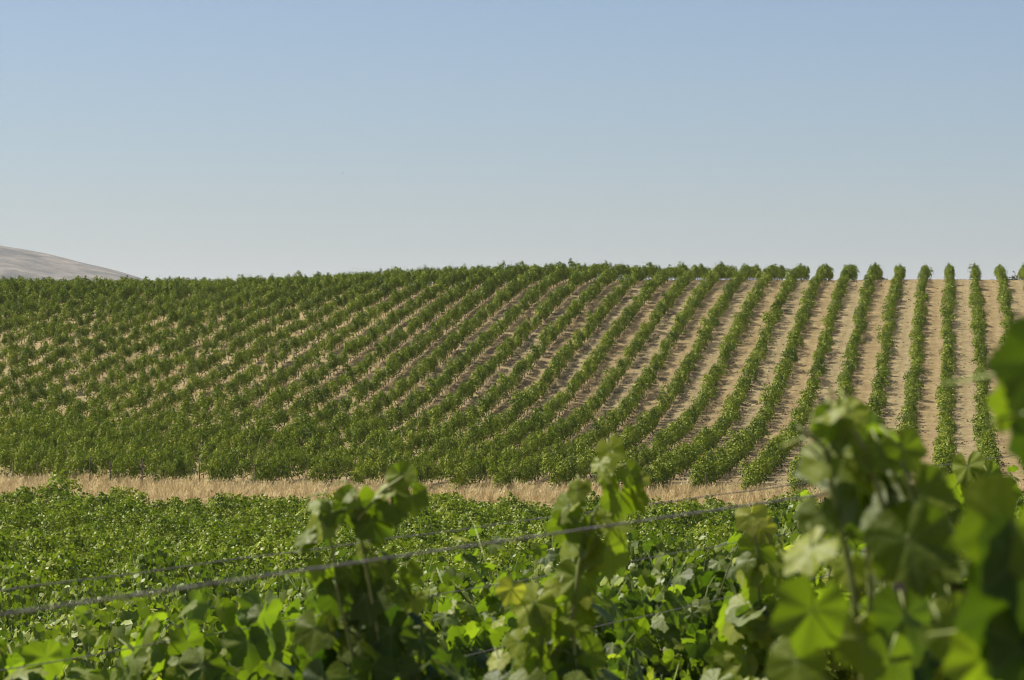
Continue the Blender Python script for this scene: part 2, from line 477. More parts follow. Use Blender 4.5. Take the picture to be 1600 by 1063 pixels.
def leafy_vine(seed, shapes, half, depth, top, n_shoot, per_shoot, n_fill, size, trunk_h, tone=(0.45, 0.17), droop=0.0, wood=True, yellow=0.02):
    """One vine, local x along its row, base at the origin. Returns the geometry of its leaves, wood and canes."""
    r = np.random.default_rng(seed)
    lg, wg, cg = Geo(), Geo(), Geo()
    kink = r.normal(0, 0.035, (3, 2))
    tp = [(0, 0, -0.15), (kink[0][0], kink[0][1], trunk_h * 0.4), (kink[1][0], kink[1][1], trunk_h * 0.75), (kink[2][0], kink[2][1], trunk_h)]
    wg.tube(tp, [0.04, 0.033, 0.03, 0.036], 6)
    head = np.array(tp[-1])
    for sgn in (-1, 1):
        wg.tube([head, head + (sgn * half * 0.4, 0, 0.05), head + (sgn * half * 0.85, r.normal(0, .03), 0.06)], [0.026, 0.02, 0.014], 5)
    # clumpy canopy: every shoot carries its own sleeve of leaves
    for k in range(n_shoot):
        x0 = (k + 0.5) / n_shoot * 2 - 1
        x0 = (x0 + r.normal(0, 0.12)) * half * 0.8
        s0 = np.array([x0, r.normal(0, 0.04), trunk_h + 0.05])
        hgt = top * (0.70 + 0.30 * r.random() ** 0.8) - (0.12 * top * abs(x0 / half) ** 2)
        s1 = np.array([x0 + r.normal(0, 0.13) + 0.15 * x0, r.normal(0, depth * 0.55), hgt])
        if droop and r.random() < droop:
            s1[1] = (1 if r.random() < 0.5 else -1) * depth * r.uniform(0.8, 1.15)
            s1[2] = top * r.uniform(0.5, 0.8)
        pts = shoot_points(r, s0, s1, 0.06)
        if wood:
            cg.tube(pts, np.linspace(0.005, 0.002, len(pts)), 4)
        shoot_tone = r.normal(tone[0], tone[1] * 0.6)
        for j in range(per_shoot):
            t = (j + r.random()) / per_shoot
            b = pts[min(int(t * (len(pts) - 1)), len(pts) - 2)]
            c = pts[min(int(t * (len(pts) - 1)) + 1, len(pts) - 1)]
            b = b + (c - b) * ((t * (len(pts) - 1)) % 1)
            ang = r.uniform(0, 2 * math.pi)
            o = np.array([math.cos(ang), math.sin(ang), r.normal(0.05, 0.3)])
            sz = size * r.uniform(0.7, 1.2) * (1.0 - 0.45 * t ** 3)
            pos = b + o * (0.03 + 0.10 * r.random()) * (1.1 - 0.6 * t)
            nrm = o * 0.7 + np.array([1.1 * (b[0] - x0 * 0.6) / half, 1.1 * b[1] / depth, 0.65]) + r.normal(0, 0.33, 3)
            tip = o * 0.6 + np.array([0, 0, -0.7]) + r.normal(0, 0.4, 3)
            tn = shoot_tone + r.normal(0, tone[1]) + 0.12 * max(0, t - 0.7)
            if r.random() < yellow:
                tn = r.uniform(0.85, 1.0)
            put_leaf(lg, shapes, r, pos, tip, nrm, sz, float(np.clip(tn, 0.02, 0.98)))
    n_cl = max(3, int(n_fill / 62))          # the body of the canopy: rounded leafy clumps
    for k in range(n_cl):
        cx = ((k + 0.5) / n_cl * 2 - 1) * half * 0.72 + r.normal(0, 0.05)
        cz = trunk_h + (top - trunk_h) * r.uniform(0.10, 0.64)
        c = np.array([cx, r.normal(0, depth * 0.38), cz])
        rad = np.array([half * r.uniform(0.40, 0.55), depth * r.uniform(0.58, 0.8), (top - trunk_h) * r.uniform(0.26, 0.38)])
        ctone = r.normal(tone[0], tone[1] * 0.35)
        for _ in range(int(n_fill / n_cl * 1.45)):
            q = r.normal(0, 1, 3); q /= np.linalg.norm(q)
            if q[2] < -0.35:
                q[2] *= -0.6
            pos = c + q * rad * (1 - 0.22 * r.random() ** 2)
            nrm = q * 1.0 + np.array([0, 0, 0.12]) + r.normal(0, 0.22, 3)
            tip = q * np.array([0.5, 0.5, 0]) + np.array([0, 0, -0.8]) + r.normal(0, 0.35, 3)
            tn = r.uniform(0.85, 1.0) if r.random() < yellow * 0.5 else r.normal(ctone, tone[1] * 0.8)
            put_leaf(lg, shapes, r, pos, tip, nrm, size * r.uniform(0.75, 1.2), float(np.clip(tn, 0.02, 0.98)))
    return lg, wg, cg


def join(*parts):
    g = Geo()
    for mi, src in enumerate(parts):
        g.v += src.v; g.f += [tuple(i + g.n for i in f) for f in src.f]; g.mi += [mi] * len(src.f)
        g.tone += src.tone; g.vein += src.vein; g.n += src.n
    return g


def scatter(name, protos, pts, rots, scls, idx):
    """One stuff object: prototypes instanced on the vertices of its own mesh."""
    me = bpy.data.meshes.new(name)
    me.from_pydata([tuple(map(float, p)) for p in pts], [], [])
    for nm, typ, arr in (("rot", 'FLOAT_VECTOR', rots), ("scl", 'FLOAT_VECTOR', scls)):
        at_ = me.attributes.new(nm, typ, 'POINT')
        at_.data.foreach_set("vector", np.asarray(arr, np.float32).ravel())
    at_ = me.attributes.new("vi", 'INT', 'POINT')
    at_.data.foreach_set("value", np.asarray(idx, np.int32))
    pc = bpy.data.collections.new(name + "_shapes")
    for i, p in enumerate(protos):
        o = bpy.data.objects.new("%s_shape_%02d" % (name, i), p)
        pc.objects.link(o)
    ng = bpy.data.node_groups.new(name, 'GeometryNodeTree')
    ng.interface.new_socket("Geometry", in_out='INPUT', socket_type='NodeSocketGeometry')
    ng.interface.new_socket("Geometry", in_out='OUTPUT', socket_type='NodeSocketGeometry')
    N, L = ng.nodes, ng.links
    gi, go = N.new("NodeGroupInput"), N.new("NodeGroupOutput")
    iop = N.new("GeometryNodeInstanceOnPoints")
    ci = N.new("GeometryNodeCollectionInfo")
    ci.inputs["Collection"].default_value = pc
    ci.inputs["Separate Children"].default_value = True
    ci.inputs["Reset Children"].default_value = True

    def named(n, t):
        a = N.new("GeometryNodeInputNamedAttribute"); a.data_type = t; a.inputs["Name"].default_value = n
        return next(s for s in a.outputs if s.enabled and s.name == "Attribute")
    er = N.new("FunctionNodeEulerToRotation")
    L.new(named("rot", 'FLOAT_VECTOR'), er.inputs[0])
    L.new(gi.outputs[0], iop.inputs["Points"])
    L.new(ci.outputs[0], iop.inputs["Instance"])
    iop.inputs["Pick Instance"].default_value = True
    L.new(named("vi", 'INT'), iop.inputs["Instance Index"])
    L.new(er.outputs[0], iop.inputs["Rotation"])
    L.new(named("scl", 'FLOAT_VECTOR'), iop.inputs["Scale"])
    L.new(iop.outputs[0], go.inputs[0])
    o = link_mesh(name, me)
    md = o.modifiers.new("scatter", 'NODES')
    md.node_group = ng
    return o


ORD = ["", "first", "second", "third", "fourth", "fifth", "sixth", "seventh", "eighth", "ninth", "tenth", "eleventh", "twelfth",
       "thirteenth", "fourteenth", "fifteenth", "sixteenth", "seventeenth", "eighteenth", "nineteenth"]
TENS = {20: "twent", 30: "thirt", 40: "fort", 50: "fift", 60: "sixt", 70: "sevent", 80: "eight", 90: "ninet"}


def ordinal(n):
    if n < 20:
        return ORD[n]
    t = TENS[n // 10 * 10]
    return t + "ieth" if n % 10 == 0 else t + "y-" + ORD[n % 10]


# ------------------------------------------------------------------ vines on the hill
rng = np.random.default_rng(11)
hill_protos = []


def hill_proto(*args):
    lg, wg, cg = leafy_vine(*args, wood=False)
    hill_protos.append((lg.mesh("hill_foliage", [M_leaf_hill]), wg.mesh("hill_trunk", [M_bark]), join(lg, wg).mesh("hill_vine", [M_leaf_hill, M_bark])))


for s in range(10):                         # 0-9 ordinary bushes
    hill_proto(100 + s, LEAF_TINY, 0.60 + 0.05 * (s % 3), 0.42, 1.38 + 0.09 * (s % 4), 9, 9, 320, 0.105, 0.20, (0.50, 0.22))
for s in range(5):                          # 10-14 weaker, narrower, upright plants
    hill_proto(140 + s, LEAF_TINY, 0.42, 0.36, 1.30 + 0.06 * (s % 3), 6, 8, 180, 0.105, 0.28, (0.52, 0.18))
for s in range(6):                          # 15-20 full bushes with leaves down to the ground
    hill_proto(160 + s, LEAF_TINY, 0.72, 0.46, 1.42 + 0.10 * (s % 4), 10, 9, 430, 0.105, 0.14, (0.50, 0.22), 0.1)
hill = []                                   # (row ordinal from the right, index up the row, x, y, z, rz, scale, variant)
row_rz = math.atan2(1, HILL_T)
for i in range(-5, 43):
    k = 0.3 + i
    y0 = 130.6 + rng.normal(0, 0.5) + (1.5 if i > 18 else 0)
    y = y0
    n = 0
    while y < 268:
        x = HILL_T * y - k * ROW_S
        u = CU + FPX * x / y
        left = float(sstep(1200, 700, u))
        if -90 < u < 1690:
            west = float(sstep(620, 250, u)) * float(sstep(152, 175, y)) * float(sstep(252, 225, y))
            low = float(sstep(172, 145, y))
            top = float(sstep(228, 245, y))
            miss = 0.025 + 0.04 * west
            n += 1
            if rng.random() > miss:
                weak = rng.random() < 0.08 + 0.22 * west
                var = int(rng.integers(15, 21)) if rng.random() < low * 1.3 else int(rng.integers(10, 15)) if weak else int(rng.integers(0, 10))
                s = (rng.uniform(0.82, 1.14) if low < 0.4 else rng.uniform(0.74, 1.16)) * (1 + 0.08 * left * (1 - low))
                wd = 1.0 - 0.27 * left - 0.08 * low - 0.26 * top * float(sstep(1150, 1400, u))
                hill.append((i, n, x + rng.normal(0, 0.025), y + rng.normal(0, 0.08), rng.normal(0, 0.07) + row_rz + (math.pi if rng.random() < .5 else 0),
                             (s * rng.uniform(0.95, 1.12), s * wd * rng.uniform(0.88, 1.12), s * rng.uniform(0.88, 1.1)), var))
            else:
                rng.random(8)
        low = float(sstep(172, 145, y))
        gap = 1.22 + 0.25 * low * left - 0.22 * left - 0.20 * left * float(sstep(215, 240, y)) - 0.10 * left
        y += (gap + 0.10 * rng.normal()) / math.hypot(1, HILL_T)
hill_z = ground_z([h[2] for h in hill], [h[3] for h in hill])
N_HILL = 250
HILL_PICK = [303, 313, 314, 410, 414, 419, 425, 426, 745, 746, 857, 859, 860, 865, 866, 868, 870, 872, 875, 876, 967, 968, 969, 971, 973, 974, 977, 979, 980, 983, 985, 986, 1076, 1077, 1078, 1079, 1080, 1081, 1082, 1083, 1084, 1085, 1086, 1088, 1089, 1095, 1195, 1201, 1204, 1207, 1208, 1303, 1305, 1306, 1307, 1308, 1310, 1311, 1312, 1313, 1314, 1419, 1420, 1421, 1422, 1423, 1424, 1425, 1426, 1427, 1428, 1429, 1430, 1431, 1433, 1436, 1438, 1439, 1440, 1538, 1541, 1542, 1543, 1544, 1545, 1547, 1548, 1549, 1550, 1554, 1555, 1557, 1558, 1560, 1663, 1664, 1665, 1666, 1667, 1668, 1669, 1670, 1671, 1672, 1674, 1675, 1676, 1678, 1679, 1681, 1790, 1791, 1792, 1794, 1795, 1797, 1798, 1802, 1804, 1805, 1806, 1808, 1809, 1810, 1923, 1924, 1925, 1926, 1927, 1928, 1929, 1930, 1931, 1933, 1934, 1937, 1938, 1939, 1941, 1942, 2061, 2062, 2063, 2064, 2065, 2067, 2068, 2069, 2070, 2074, 2080, 2083, 2201, 2202, 2203, 2204, 2205, 2206, 2207, 2211, 2213, 2214, 2217, 2218, 2219, 2221, 2222, 2347, 2348, 2349, 2350, 2351, 2352, 2353, 2356, 2359, 2360, 2364, 2366, 2368, 2496, 2497, 2498, 2499, 2500, 2501, 2502, 2504, 2506, 2507, 2508, 2509, 2511, 2512, 2514, 2516, 2646, 2647, 2648, 2649, 2650, 2651, 2652, 2653, 2658, 2659, 2661, 2663, 2665, 2666, 2667, 2799, 2800, 2801, 2802, 2803, 2804, 2806, 2808, 2810, 2811, 2812, 2814, 2815, 2817, 2818, 2819, 2820, 2959, 2960, 2962, 2963, 2964, 2968, 2970, 2972, 2975, 2976, 2977, 3116, 3118, 3119, 3122, 3124, 3126, 3127, 3270, 3271, 3274, 3275]   # positions, in the list above, of the lowest plants that show clearly in the photograph
if HILL_PICK is None:
    HILL_PICK = sorted(range(len(hill)), key=lambda j: hill[j][3])[:N_HILL]
ids = sorted({h[0] for h in hill})
first_row = -3


def plain_vine(name, protos, loc, rz, sc, label, group):
    e = empty(name, loc, rz, sc)
    tag(e, label, "vine", group)
    link_mesh("foliage", protos[0], e)
    link_mesh("trunk", protos[1], e)
    return e


picked = set(HILL_PICK)
for j in HILL_PICK:
    i, n, x, y, rz, sc, var = hill[j]
    lab = "bushy green vine, %s from the lower end of the %s hillside row from the right" % (ordinal(n), ordinal(max(1, i - first_row)))
    plain_vine("grape_vine", hill_protos[var], (x, y, float(hill_z[j])), rz, sc, lab, "hillside vines along the lower edge of the slope")
rest = [j for j in range(len(hill)) if j not in picked]
hv = scatter("hillside_vine_foliage", [p[2] for p in hill_protos], [(hill[j][2], hill[j][3], hill_z[j]) for j in rest],
             [(0, 0, hill[j][4]) for j in rest], [hill[j][5] for j in rest], [hill[j][6] for j in rest])
tag(hv, "upper rows of green vines covering the slope up to the skyline", kind="stuff")

# ------------------------------------------------------------------ vines of the valley field
NEAR_T = 0.47                               # near rows: x = NEAR_T * y + c
near_rz = math.atan2(1, NEAR_T)
far_field = []
for s in range(8):
    lg, wg, cg = leafy_vine(200 + s, LEAF_TINY, 0.66, 0.46, 1.36 + 0.12 * (s % 4), 12, 12, 340, 0.105, 0.36, (0.50, 0.15), 0.3, wood=False)
    far_field.append(join(lg, wg).mesh("valley_vine", [M_leaf_far, M_bark]))
low_field = []
for s in range(6):
    lg, wg, cg = leafy_vine(230 + s, LEAF_LOW, 0.70, 0.46, 1.42 + 0.12 * (s % 3), 14, 15, 440, 0.092, 0.42, (0.50, 0.14), 0.3)
    low_field.append((lg.mesh("field_foliage", [M_leaf_far]), wg.mesh("field_trunk", [M_bark]), join(lg, wg, cg).mesh("valley_vine", [M_leaf_far, M_bark, M_cane])))

pts, rots, scls, idx = [], [], [], []
frng = np.random.default_rng(21)
near_rows = []
for q in range(0, 60):
    c = -6.05 - 1.95 * q
    y = 4.0 + frng.random()
    while y < 115:
        x = NEAR_T * y + c
        u = CU + FPX * x / y
        y_end = 114.0 - 1.5 * math.sin(q * 1.7) + (0 if u > 500 else -2)
        if -160 < u < 1760 and y < y_end:
            z = float(ground_z(x, y))
            s = frng.uniform(0.82, 1.12) * (0.90 + 0.10 * float(sstep(60, 25, y)) + 0.22 * float(sstep(75, 108, y)))
            s *= 1.0 + 0.16 * float(sstep(18, 40, y)) * math.sin(x * 0.55 + 1.7 * math.sin(y * 0.13)) * math.sin(y * 0.21 + 0.4 * x)
            if q >= 2 and frng.random() < 0.06:
                y += 1.0
                continue
            rz = near_rz + frng.normal(0, 0.06) + (math.pi if frng.random() < .5 else 0)
            vec = (x + frng.normal(0, 0.06), y + frng.normal(0, 0.06), z)
            if q < 2:
                near_rows.append((q, vec, rz, frng.uniform(0.78, 0.9), int(frng.integers(6))))
            else:
                pts.append(vec); rots.append((0, 0, rz)); scls.append((s * 1.05, s, s * frng.uniform(0.9, 1.08)))
                idx.append(int(frng.integers(6)) if y < 45 else 6 + int(frng.integers(8)))
        y += (1.15 + 0.06 * frng.normal()) / math.hypot(1, NEAR_T)
vv = scatter("valley_vine_foliage", [p[2] for p in low_field] + far_field, pts, rots, scls, idx)
tag(vv, "dense green mass of vines filling the valley below the dry grass", kind="stuff")
cnt = {}
for q, vec, rz, s, var in near_rows:
    cnt[q] = cnt.get(q, 0) + 1
    plain_vine("grape_vine", low_field[var], vec, rz, (s, s, s),
               "leafy vine, %s from the left in the %s row behind the sharp trellised row" % (ordinal(cnt[q]), ordinal(q + 1)),
               "vines in the rows just behind the trellis")

# ------------------------------------------------------------------ the sharp trellised row (row B)
def near_vine(name, seed, x, y, top_z, n_shoot, per, fill, label, group, shapes, size=0.105, half=0.72, depth=0.4, tone=(0.46, 0.2), yellow=0.035, mat=None):
    z = float(ground_z(x, y))
    lg, wg, cg = leafy_vine(seed, shapes, half, depth, top_z - z, n_shoot, per, fill, size, 0.55, tone, 0.25, True, yellow)
    e = empty(name, (x, y, z), near_rz)
    tag(e, label, "vine", group)
    link_mesh("foliage", lg.mesh("foliage", [mat or M_leaf_near]), e)
    link_mesh("trunk", wg.mesh("trunk", [M_bark]), e)
    link_mesh("cane", cg.mesh("cane", [M_cane]), e)
    return e


C_B = -4.1
b_info = [(5.6, "leafy trellised vine filling the lower left corner, cut off by the picture edge"),
          (6.75, "leafy vine right of the lower left corner, its broad leaves just below the thin wire"),
          (7.9, "leafy vine seen behind the blurred shoot that stands left of centre"),
          (9.05, "leafy vine with dark hollow between the two tall blurred shoots"),
          (10.2, "sharply seen leafy vine with yellow leaves right of the taller central shoot"),
          (11.35, "leafy vine behind the yellowish shoot, right of the vine with the yellow leaves"),
          (12.5, "leafy vine standing behind the large blurred vine at the right"),
          (13.65, "leafy vine at the far right end of the trellised row, behind blurred leaves"),
          (14.8, "last leafy vine of the trellised row, at the right picture edge")]
for n, (y, lab) in enumerate(b_info):
    near_vine("grape_vine", 300 + n, NEAR_T * y + C_B, y, -0.57 - 0.03 * (n < 2) + 0.03 * math.sin(n * 2.3), 20, 21, 330, lab, "vines of the sharp trellised row", LEAF_MID,
              0.104, 0.72, 0.40, (0.48, 0.15), 0.025)

# ------------------------------------------------------------------ the blurred foreground vines
def custom_vine(name, seed, base, label, canes, leaves, body, size=0.1, trunk_top=0.85, extra=1.0):
    """base (x, y); canes: lists of pixels (u, v, d); leaves: (u, v, d, width in px, tip angle, kind, tone); body: random leafy volumes."""
    r = np.random.default_rng(seed)
    x, y = base
    z = float(ground_z(x, y))
    e = empty(name, (x, y, z), 0)
    tag(e, label, "vine", "blurred foreground vines")
    o0 = np.array([x, y, z])
    lg, wg, cg = Geo(), Geo(), Geo()
    wg.tube([(0, 0, -0.15), (0.02, 0.02, 0.3), (-0.02, 0.01, 0.6), (0.01, 0, trunk_top)], [0.045, 0.038, 0.034, 0.03], 8)
    head = np.array([0.01, 0, trunk_top])
    kinds = {'b': (0.25, -1.0, -0.1), 'p': (-0.55, -0.6, 0.75), 'f': (-0.3, -0.75, 0.6), 't': (-0.2, -0.25, 1.0), 'd': (0.45, -0.8, 0.3), 'e': (-0.9, -0.35, 0.2)}
    for cane in canes:
        pts = [at(*p) - o0 for p in cane]
        pts = [head] + [head * 0.4 + np.array(pts[0]) * 0.6 + (0, 0, -0.03)] + pts
        fine = []
        for a, b in zip(pts[:-1], pts[1:]):
            for t in np.linspace(0, 1, 4)[:-1]:
                fine.append(a + (b - a) * t)
        fine.append(pts[-1])
        cg.tube(fine, np.linspace(0.0045, 0.0022, len(fine)), 6)
        # small leaves along the cane
        for j in range(3, len(fine) - 1):
            for _ in range(1 if r.random() < 0.5 * extra else 0):
                an = r.uniform(0, 6.28)
                o = np.array([math.cos(an), math.sin(an), 0])
                pos = fine[j] + o * r.uniform(0.02, 0.05) + r.normal(0, 0.015, 3)
                put_leaf(lg, LEAF_HI, r, pos, o * 0.7 + np.array([0, 0, -0.6]) + r.normal(0, .3, 3), o * .5 + np.array([0, -.3, .8]) + r.normal(0, .4, 3), size * r.uniform(0.4, 0.75), float(np.clip(r.normal(.5, .15), .05, .9)))
                cg.tube([fine[j], (fine[j] + pos) / 2 + (0, 0, .005), pos], 0.0013, 4)
    for (u, v, d, w, ang, kind, tone) in leaves:
        p = at(u, v, d) - o0
        a = math.radians(ang)
        tip = np.array([math.sin(a), -0.25 + r.normal(0, 0.1), -math.cos(a)])
        wid = w / FPX * d
        n = np.array(kinds[kind]) + r.normal(0, 0.1, 3)
        pos = p - tip / np.linalg.norm(tip) * wid * 0.18
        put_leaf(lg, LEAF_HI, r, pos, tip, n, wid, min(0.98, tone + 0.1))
        cg.tube([pos, pos + np.array([r.normal(0, .01), 0.02, 0.02]), pos + np.array([r.normal(0, .02), 0.05, 0.01])], 0.0014, 4)
    for (u, v, d, ru, rv, rd, n, tn) in body:
        c = at(u, v, d) - o0
        for _ in range(n):
            q = r.normal(0, 1, 3); q /= np.linalg.norm(q); q *= r.random() ** 0.4
            pos = c + q * np.array([ru / FPX * d, rd, rv / FPX * d])
            o = q.copy(); o[2] *= 0.3
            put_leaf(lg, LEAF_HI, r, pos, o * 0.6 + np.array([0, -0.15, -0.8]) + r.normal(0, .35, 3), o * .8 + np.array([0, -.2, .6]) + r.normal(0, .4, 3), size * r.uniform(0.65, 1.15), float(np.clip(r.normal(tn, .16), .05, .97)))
    link_mesh("foliage", lg.mesh("foliage", [M_leaf_near]), e)
    link_mesh("trunk", wg.mesh("trunk", [M_bark]), e)
    link_mesh("cane", cg.mesh("cane", [M_cane]), e)
    return e


D1 = 5.0
custom_vine("grape_vine", 401, (NEAR_T * 5.05 - 2.5, 5.05), "blurred vine with a tall leafy shoot rising left of centre behind the wire",
    [[(600, 1060, D1), (585, 960, D1), (570, 880, D1), (560, 810, D1), (600, 765, D1), (630, 745, D1)],
     [(560, 1060, D1), (530, 940, D1), (520, 860, D1), (505, 800, D1)]],
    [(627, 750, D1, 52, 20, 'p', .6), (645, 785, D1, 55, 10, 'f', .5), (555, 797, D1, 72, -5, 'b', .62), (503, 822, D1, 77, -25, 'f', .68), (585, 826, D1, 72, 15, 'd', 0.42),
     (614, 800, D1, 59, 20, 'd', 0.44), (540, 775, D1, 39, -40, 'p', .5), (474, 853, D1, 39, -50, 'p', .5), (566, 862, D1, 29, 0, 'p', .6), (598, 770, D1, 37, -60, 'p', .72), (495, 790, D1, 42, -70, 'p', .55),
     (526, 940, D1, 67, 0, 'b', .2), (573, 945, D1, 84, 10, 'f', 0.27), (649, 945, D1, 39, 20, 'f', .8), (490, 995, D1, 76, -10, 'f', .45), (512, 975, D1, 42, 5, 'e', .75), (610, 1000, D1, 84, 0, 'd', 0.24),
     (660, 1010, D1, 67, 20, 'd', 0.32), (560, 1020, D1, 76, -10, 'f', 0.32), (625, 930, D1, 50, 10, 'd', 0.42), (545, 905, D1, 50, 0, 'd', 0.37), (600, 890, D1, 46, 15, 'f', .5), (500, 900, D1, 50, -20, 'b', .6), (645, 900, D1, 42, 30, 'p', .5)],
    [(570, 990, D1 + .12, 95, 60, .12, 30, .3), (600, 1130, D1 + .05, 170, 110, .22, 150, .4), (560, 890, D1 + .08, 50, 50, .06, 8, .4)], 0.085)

D2 = 5.5
custom_vine("grape_vine", 402, (NEAR_T * 6.0 - 2.5, 6.0), "blurred vine with the tallest slender shoot reaching above the dry grass, centre",
    [[(900, 1060, D2), (895, 960, D2), (905, 880, D2), (925, 810, D2), (950, 765, D2), (958, 705, D2)],
     [(830, 1060, D2), (850, 980, D2), (880, 900, D2)]],
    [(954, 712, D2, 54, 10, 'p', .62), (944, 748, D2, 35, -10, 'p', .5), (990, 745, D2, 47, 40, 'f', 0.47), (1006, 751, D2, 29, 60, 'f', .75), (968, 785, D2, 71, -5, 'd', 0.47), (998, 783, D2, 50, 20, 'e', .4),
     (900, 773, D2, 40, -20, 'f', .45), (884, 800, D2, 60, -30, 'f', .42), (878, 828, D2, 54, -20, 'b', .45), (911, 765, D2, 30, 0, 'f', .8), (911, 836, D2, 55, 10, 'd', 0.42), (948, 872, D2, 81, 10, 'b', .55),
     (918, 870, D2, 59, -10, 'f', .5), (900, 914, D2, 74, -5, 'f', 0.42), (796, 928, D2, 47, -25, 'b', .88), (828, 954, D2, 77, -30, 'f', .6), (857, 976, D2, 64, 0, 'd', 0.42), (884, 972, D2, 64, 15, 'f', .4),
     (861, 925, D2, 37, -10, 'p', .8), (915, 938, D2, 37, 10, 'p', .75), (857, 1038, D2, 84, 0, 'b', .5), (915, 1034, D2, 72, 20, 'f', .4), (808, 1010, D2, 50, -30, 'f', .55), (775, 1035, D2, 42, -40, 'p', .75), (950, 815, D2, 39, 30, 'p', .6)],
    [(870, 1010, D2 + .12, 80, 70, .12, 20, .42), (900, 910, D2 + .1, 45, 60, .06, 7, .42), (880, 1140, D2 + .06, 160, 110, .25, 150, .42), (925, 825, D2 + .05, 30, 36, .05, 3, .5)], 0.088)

D3 = 6.3
custom_vine("grape_vine", 403, (NEAR_T * 7.15 - 2.5, 7.15), "blurred vine with a short shoot of yellowish top leaves, left of the large right-hand vine",
    [[(1190, 1060, D3), (1188, 950, D3), (1185, 880, D3), (1178, 820, D3)]],
    [(1174, 815, D3, 56, 0, 'f', .92), (1194, 832, D3, 48, 30, 'b', .85), (1183, 866, D3, 64, 0, 'f', .4), (1205, 880, D3, 56, 20, 'f', .42), (1185, 925, D3, 70, -10, 'd', 0.52), (1215, 910, D3, 60, 20, 'f', .5), (1170, 900, D3, 56, -30, 'f', .6),
     (1150, 980, D3, 70, -20, 'p', .55), (1200, 985, D3, 76, 10, 'f', .45), (1225, 960, D3, 64, 20, 'b', .55), (1165, 1040, D3, 76, 0, 'f', .45), (1215, 1040, D3, 76, 10, 'f', 0.52)],
    [(1190, 1000, D3 + .06, 70, 80, .15, 44, .48), (1190, 1140, D3 + .06, 150, 100, .2, 120, .45)], 0.09)

D4 = 7.2
custom_vine("grape_vine", 404, (NEAR_T * 8.3 - 2.5, 8.3), "bushy vine with upright leaves at the right, standing before the bare soil lanes",
    [[(1530, 1000, D4), (1525, 880, D4), (1530, 800, D4), (1520, 745, D4)], [(1480, 1000, D4), (1490, 880, D4), (1495, 780, D4)]],
    [(1512, 740, D4, 62, 0, 'p', .5), (1548, 752, D4, 64, 20, 'd', 0.47), (1575, 775, D4, 50, 30, 'f', .45), (1535, 780, D4, 60, 0, 'f', .5), (1490, 770, D4, 50, -20, 'b', .62), (1465, 775, D4, 44, -30, 'd', 0.37), (1503, 845, D4, 62, 10, 'p', .7),
     (1560, 800, D4, 56, 20, 'f', .4), (1505, 810, D4, 56, 0, 'f', 0.47), (1480, 820, D4, 52, -20, 'f', .45), (1540, 830, D4, 60, 0, 'f', .5)],
    [(1520, 850, D4 + .05, 85, 70, .16, 60, .45), (1500, 960, D4 + .05, 130, 100, .22, 130, .42), (1390, 900, D4 + .4, 120, 90, .2, 80, .45)], 0.095)

D5 = 2.75
custom_vine("grape_vine", 405, (0.345, 2.78), "large blurred vine close at the right with pale broad leaves on an upright stem",
    [[(1366, 1060, D5), (1362, 960, D5), (1356, 840, D5), (1380, 790, D5), (1350, 700, D5), (1316, 650, D5)],
     [(1350, 1060, D5), (1330, 900, D5), (1300, 760, D5), (1288, 698, D5), (1246, 667, D5)],
     [(1390, 1060, D5), (1440, 930, D5), (1430, 800, D5), (1410, 720, D5)]],
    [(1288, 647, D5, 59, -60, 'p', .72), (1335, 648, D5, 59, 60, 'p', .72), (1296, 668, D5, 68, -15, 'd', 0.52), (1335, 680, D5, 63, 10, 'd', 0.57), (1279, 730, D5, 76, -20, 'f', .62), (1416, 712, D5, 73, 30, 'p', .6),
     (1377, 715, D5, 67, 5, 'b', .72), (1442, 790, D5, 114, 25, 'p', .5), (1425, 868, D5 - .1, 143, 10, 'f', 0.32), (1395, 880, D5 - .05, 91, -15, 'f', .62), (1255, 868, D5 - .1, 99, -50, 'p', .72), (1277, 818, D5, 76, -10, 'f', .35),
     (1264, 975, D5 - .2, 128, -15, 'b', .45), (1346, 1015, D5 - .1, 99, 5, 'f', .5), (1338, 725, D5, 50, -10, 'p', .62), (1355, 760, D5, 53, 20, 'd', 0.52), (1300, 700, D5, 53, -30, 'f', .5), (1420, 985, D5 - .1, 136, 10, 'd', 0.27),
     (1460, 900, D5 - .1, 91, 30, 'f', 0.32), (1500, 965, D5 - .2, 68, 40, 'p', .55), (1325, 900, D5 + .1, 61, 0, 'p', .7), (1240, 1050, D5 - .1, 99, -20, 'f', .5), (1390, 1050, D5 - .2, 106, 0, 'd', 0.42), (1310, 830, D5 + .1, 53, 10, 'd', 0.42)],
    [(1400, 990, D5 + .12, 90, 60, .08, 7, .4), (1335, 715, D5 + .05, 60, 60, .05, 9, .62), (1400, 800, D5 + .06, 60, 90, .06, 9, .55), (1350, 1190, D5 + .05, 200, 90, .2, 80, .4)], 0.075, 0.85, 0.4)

D6 = 1.95
custom_vine("grape_vine", 406, (0.385, 2.05), "dark, heavily blurred vine whose leaves enter at the right picture edge",
    [[(1640, 1080, D6), (1650, 900, D6), (1640, 700, D6), (1625, 560, D6)]],
    [(1618, 588, D6, 165, -35, 'd', .2), (1580, 640, D6 + .05, 100, -30, 'b', .55), (1612, 700, D6, 90, -10, 'd', .1), (1575, 850, D6, 190, -20, 'b', .55), (1600, 900, D6, 180, 0, 'd', .15), (1570, 975, D6, 190, -15, 'd', .12), (1600, 1040, D6, 160, 0, 'd', .2), (1530, 1050, D6, 130, -20, 'b', .6), (1485, 1000, D6 + .2, 80, 40, 'f', .4)],
    [(1640, 1000, D6 + .06, 60, 120, .06, 10, .25), (1660, 1200, D6 + .06, 160, 90, .15, 50, .35)], 0.075, 0.85, 0.0)

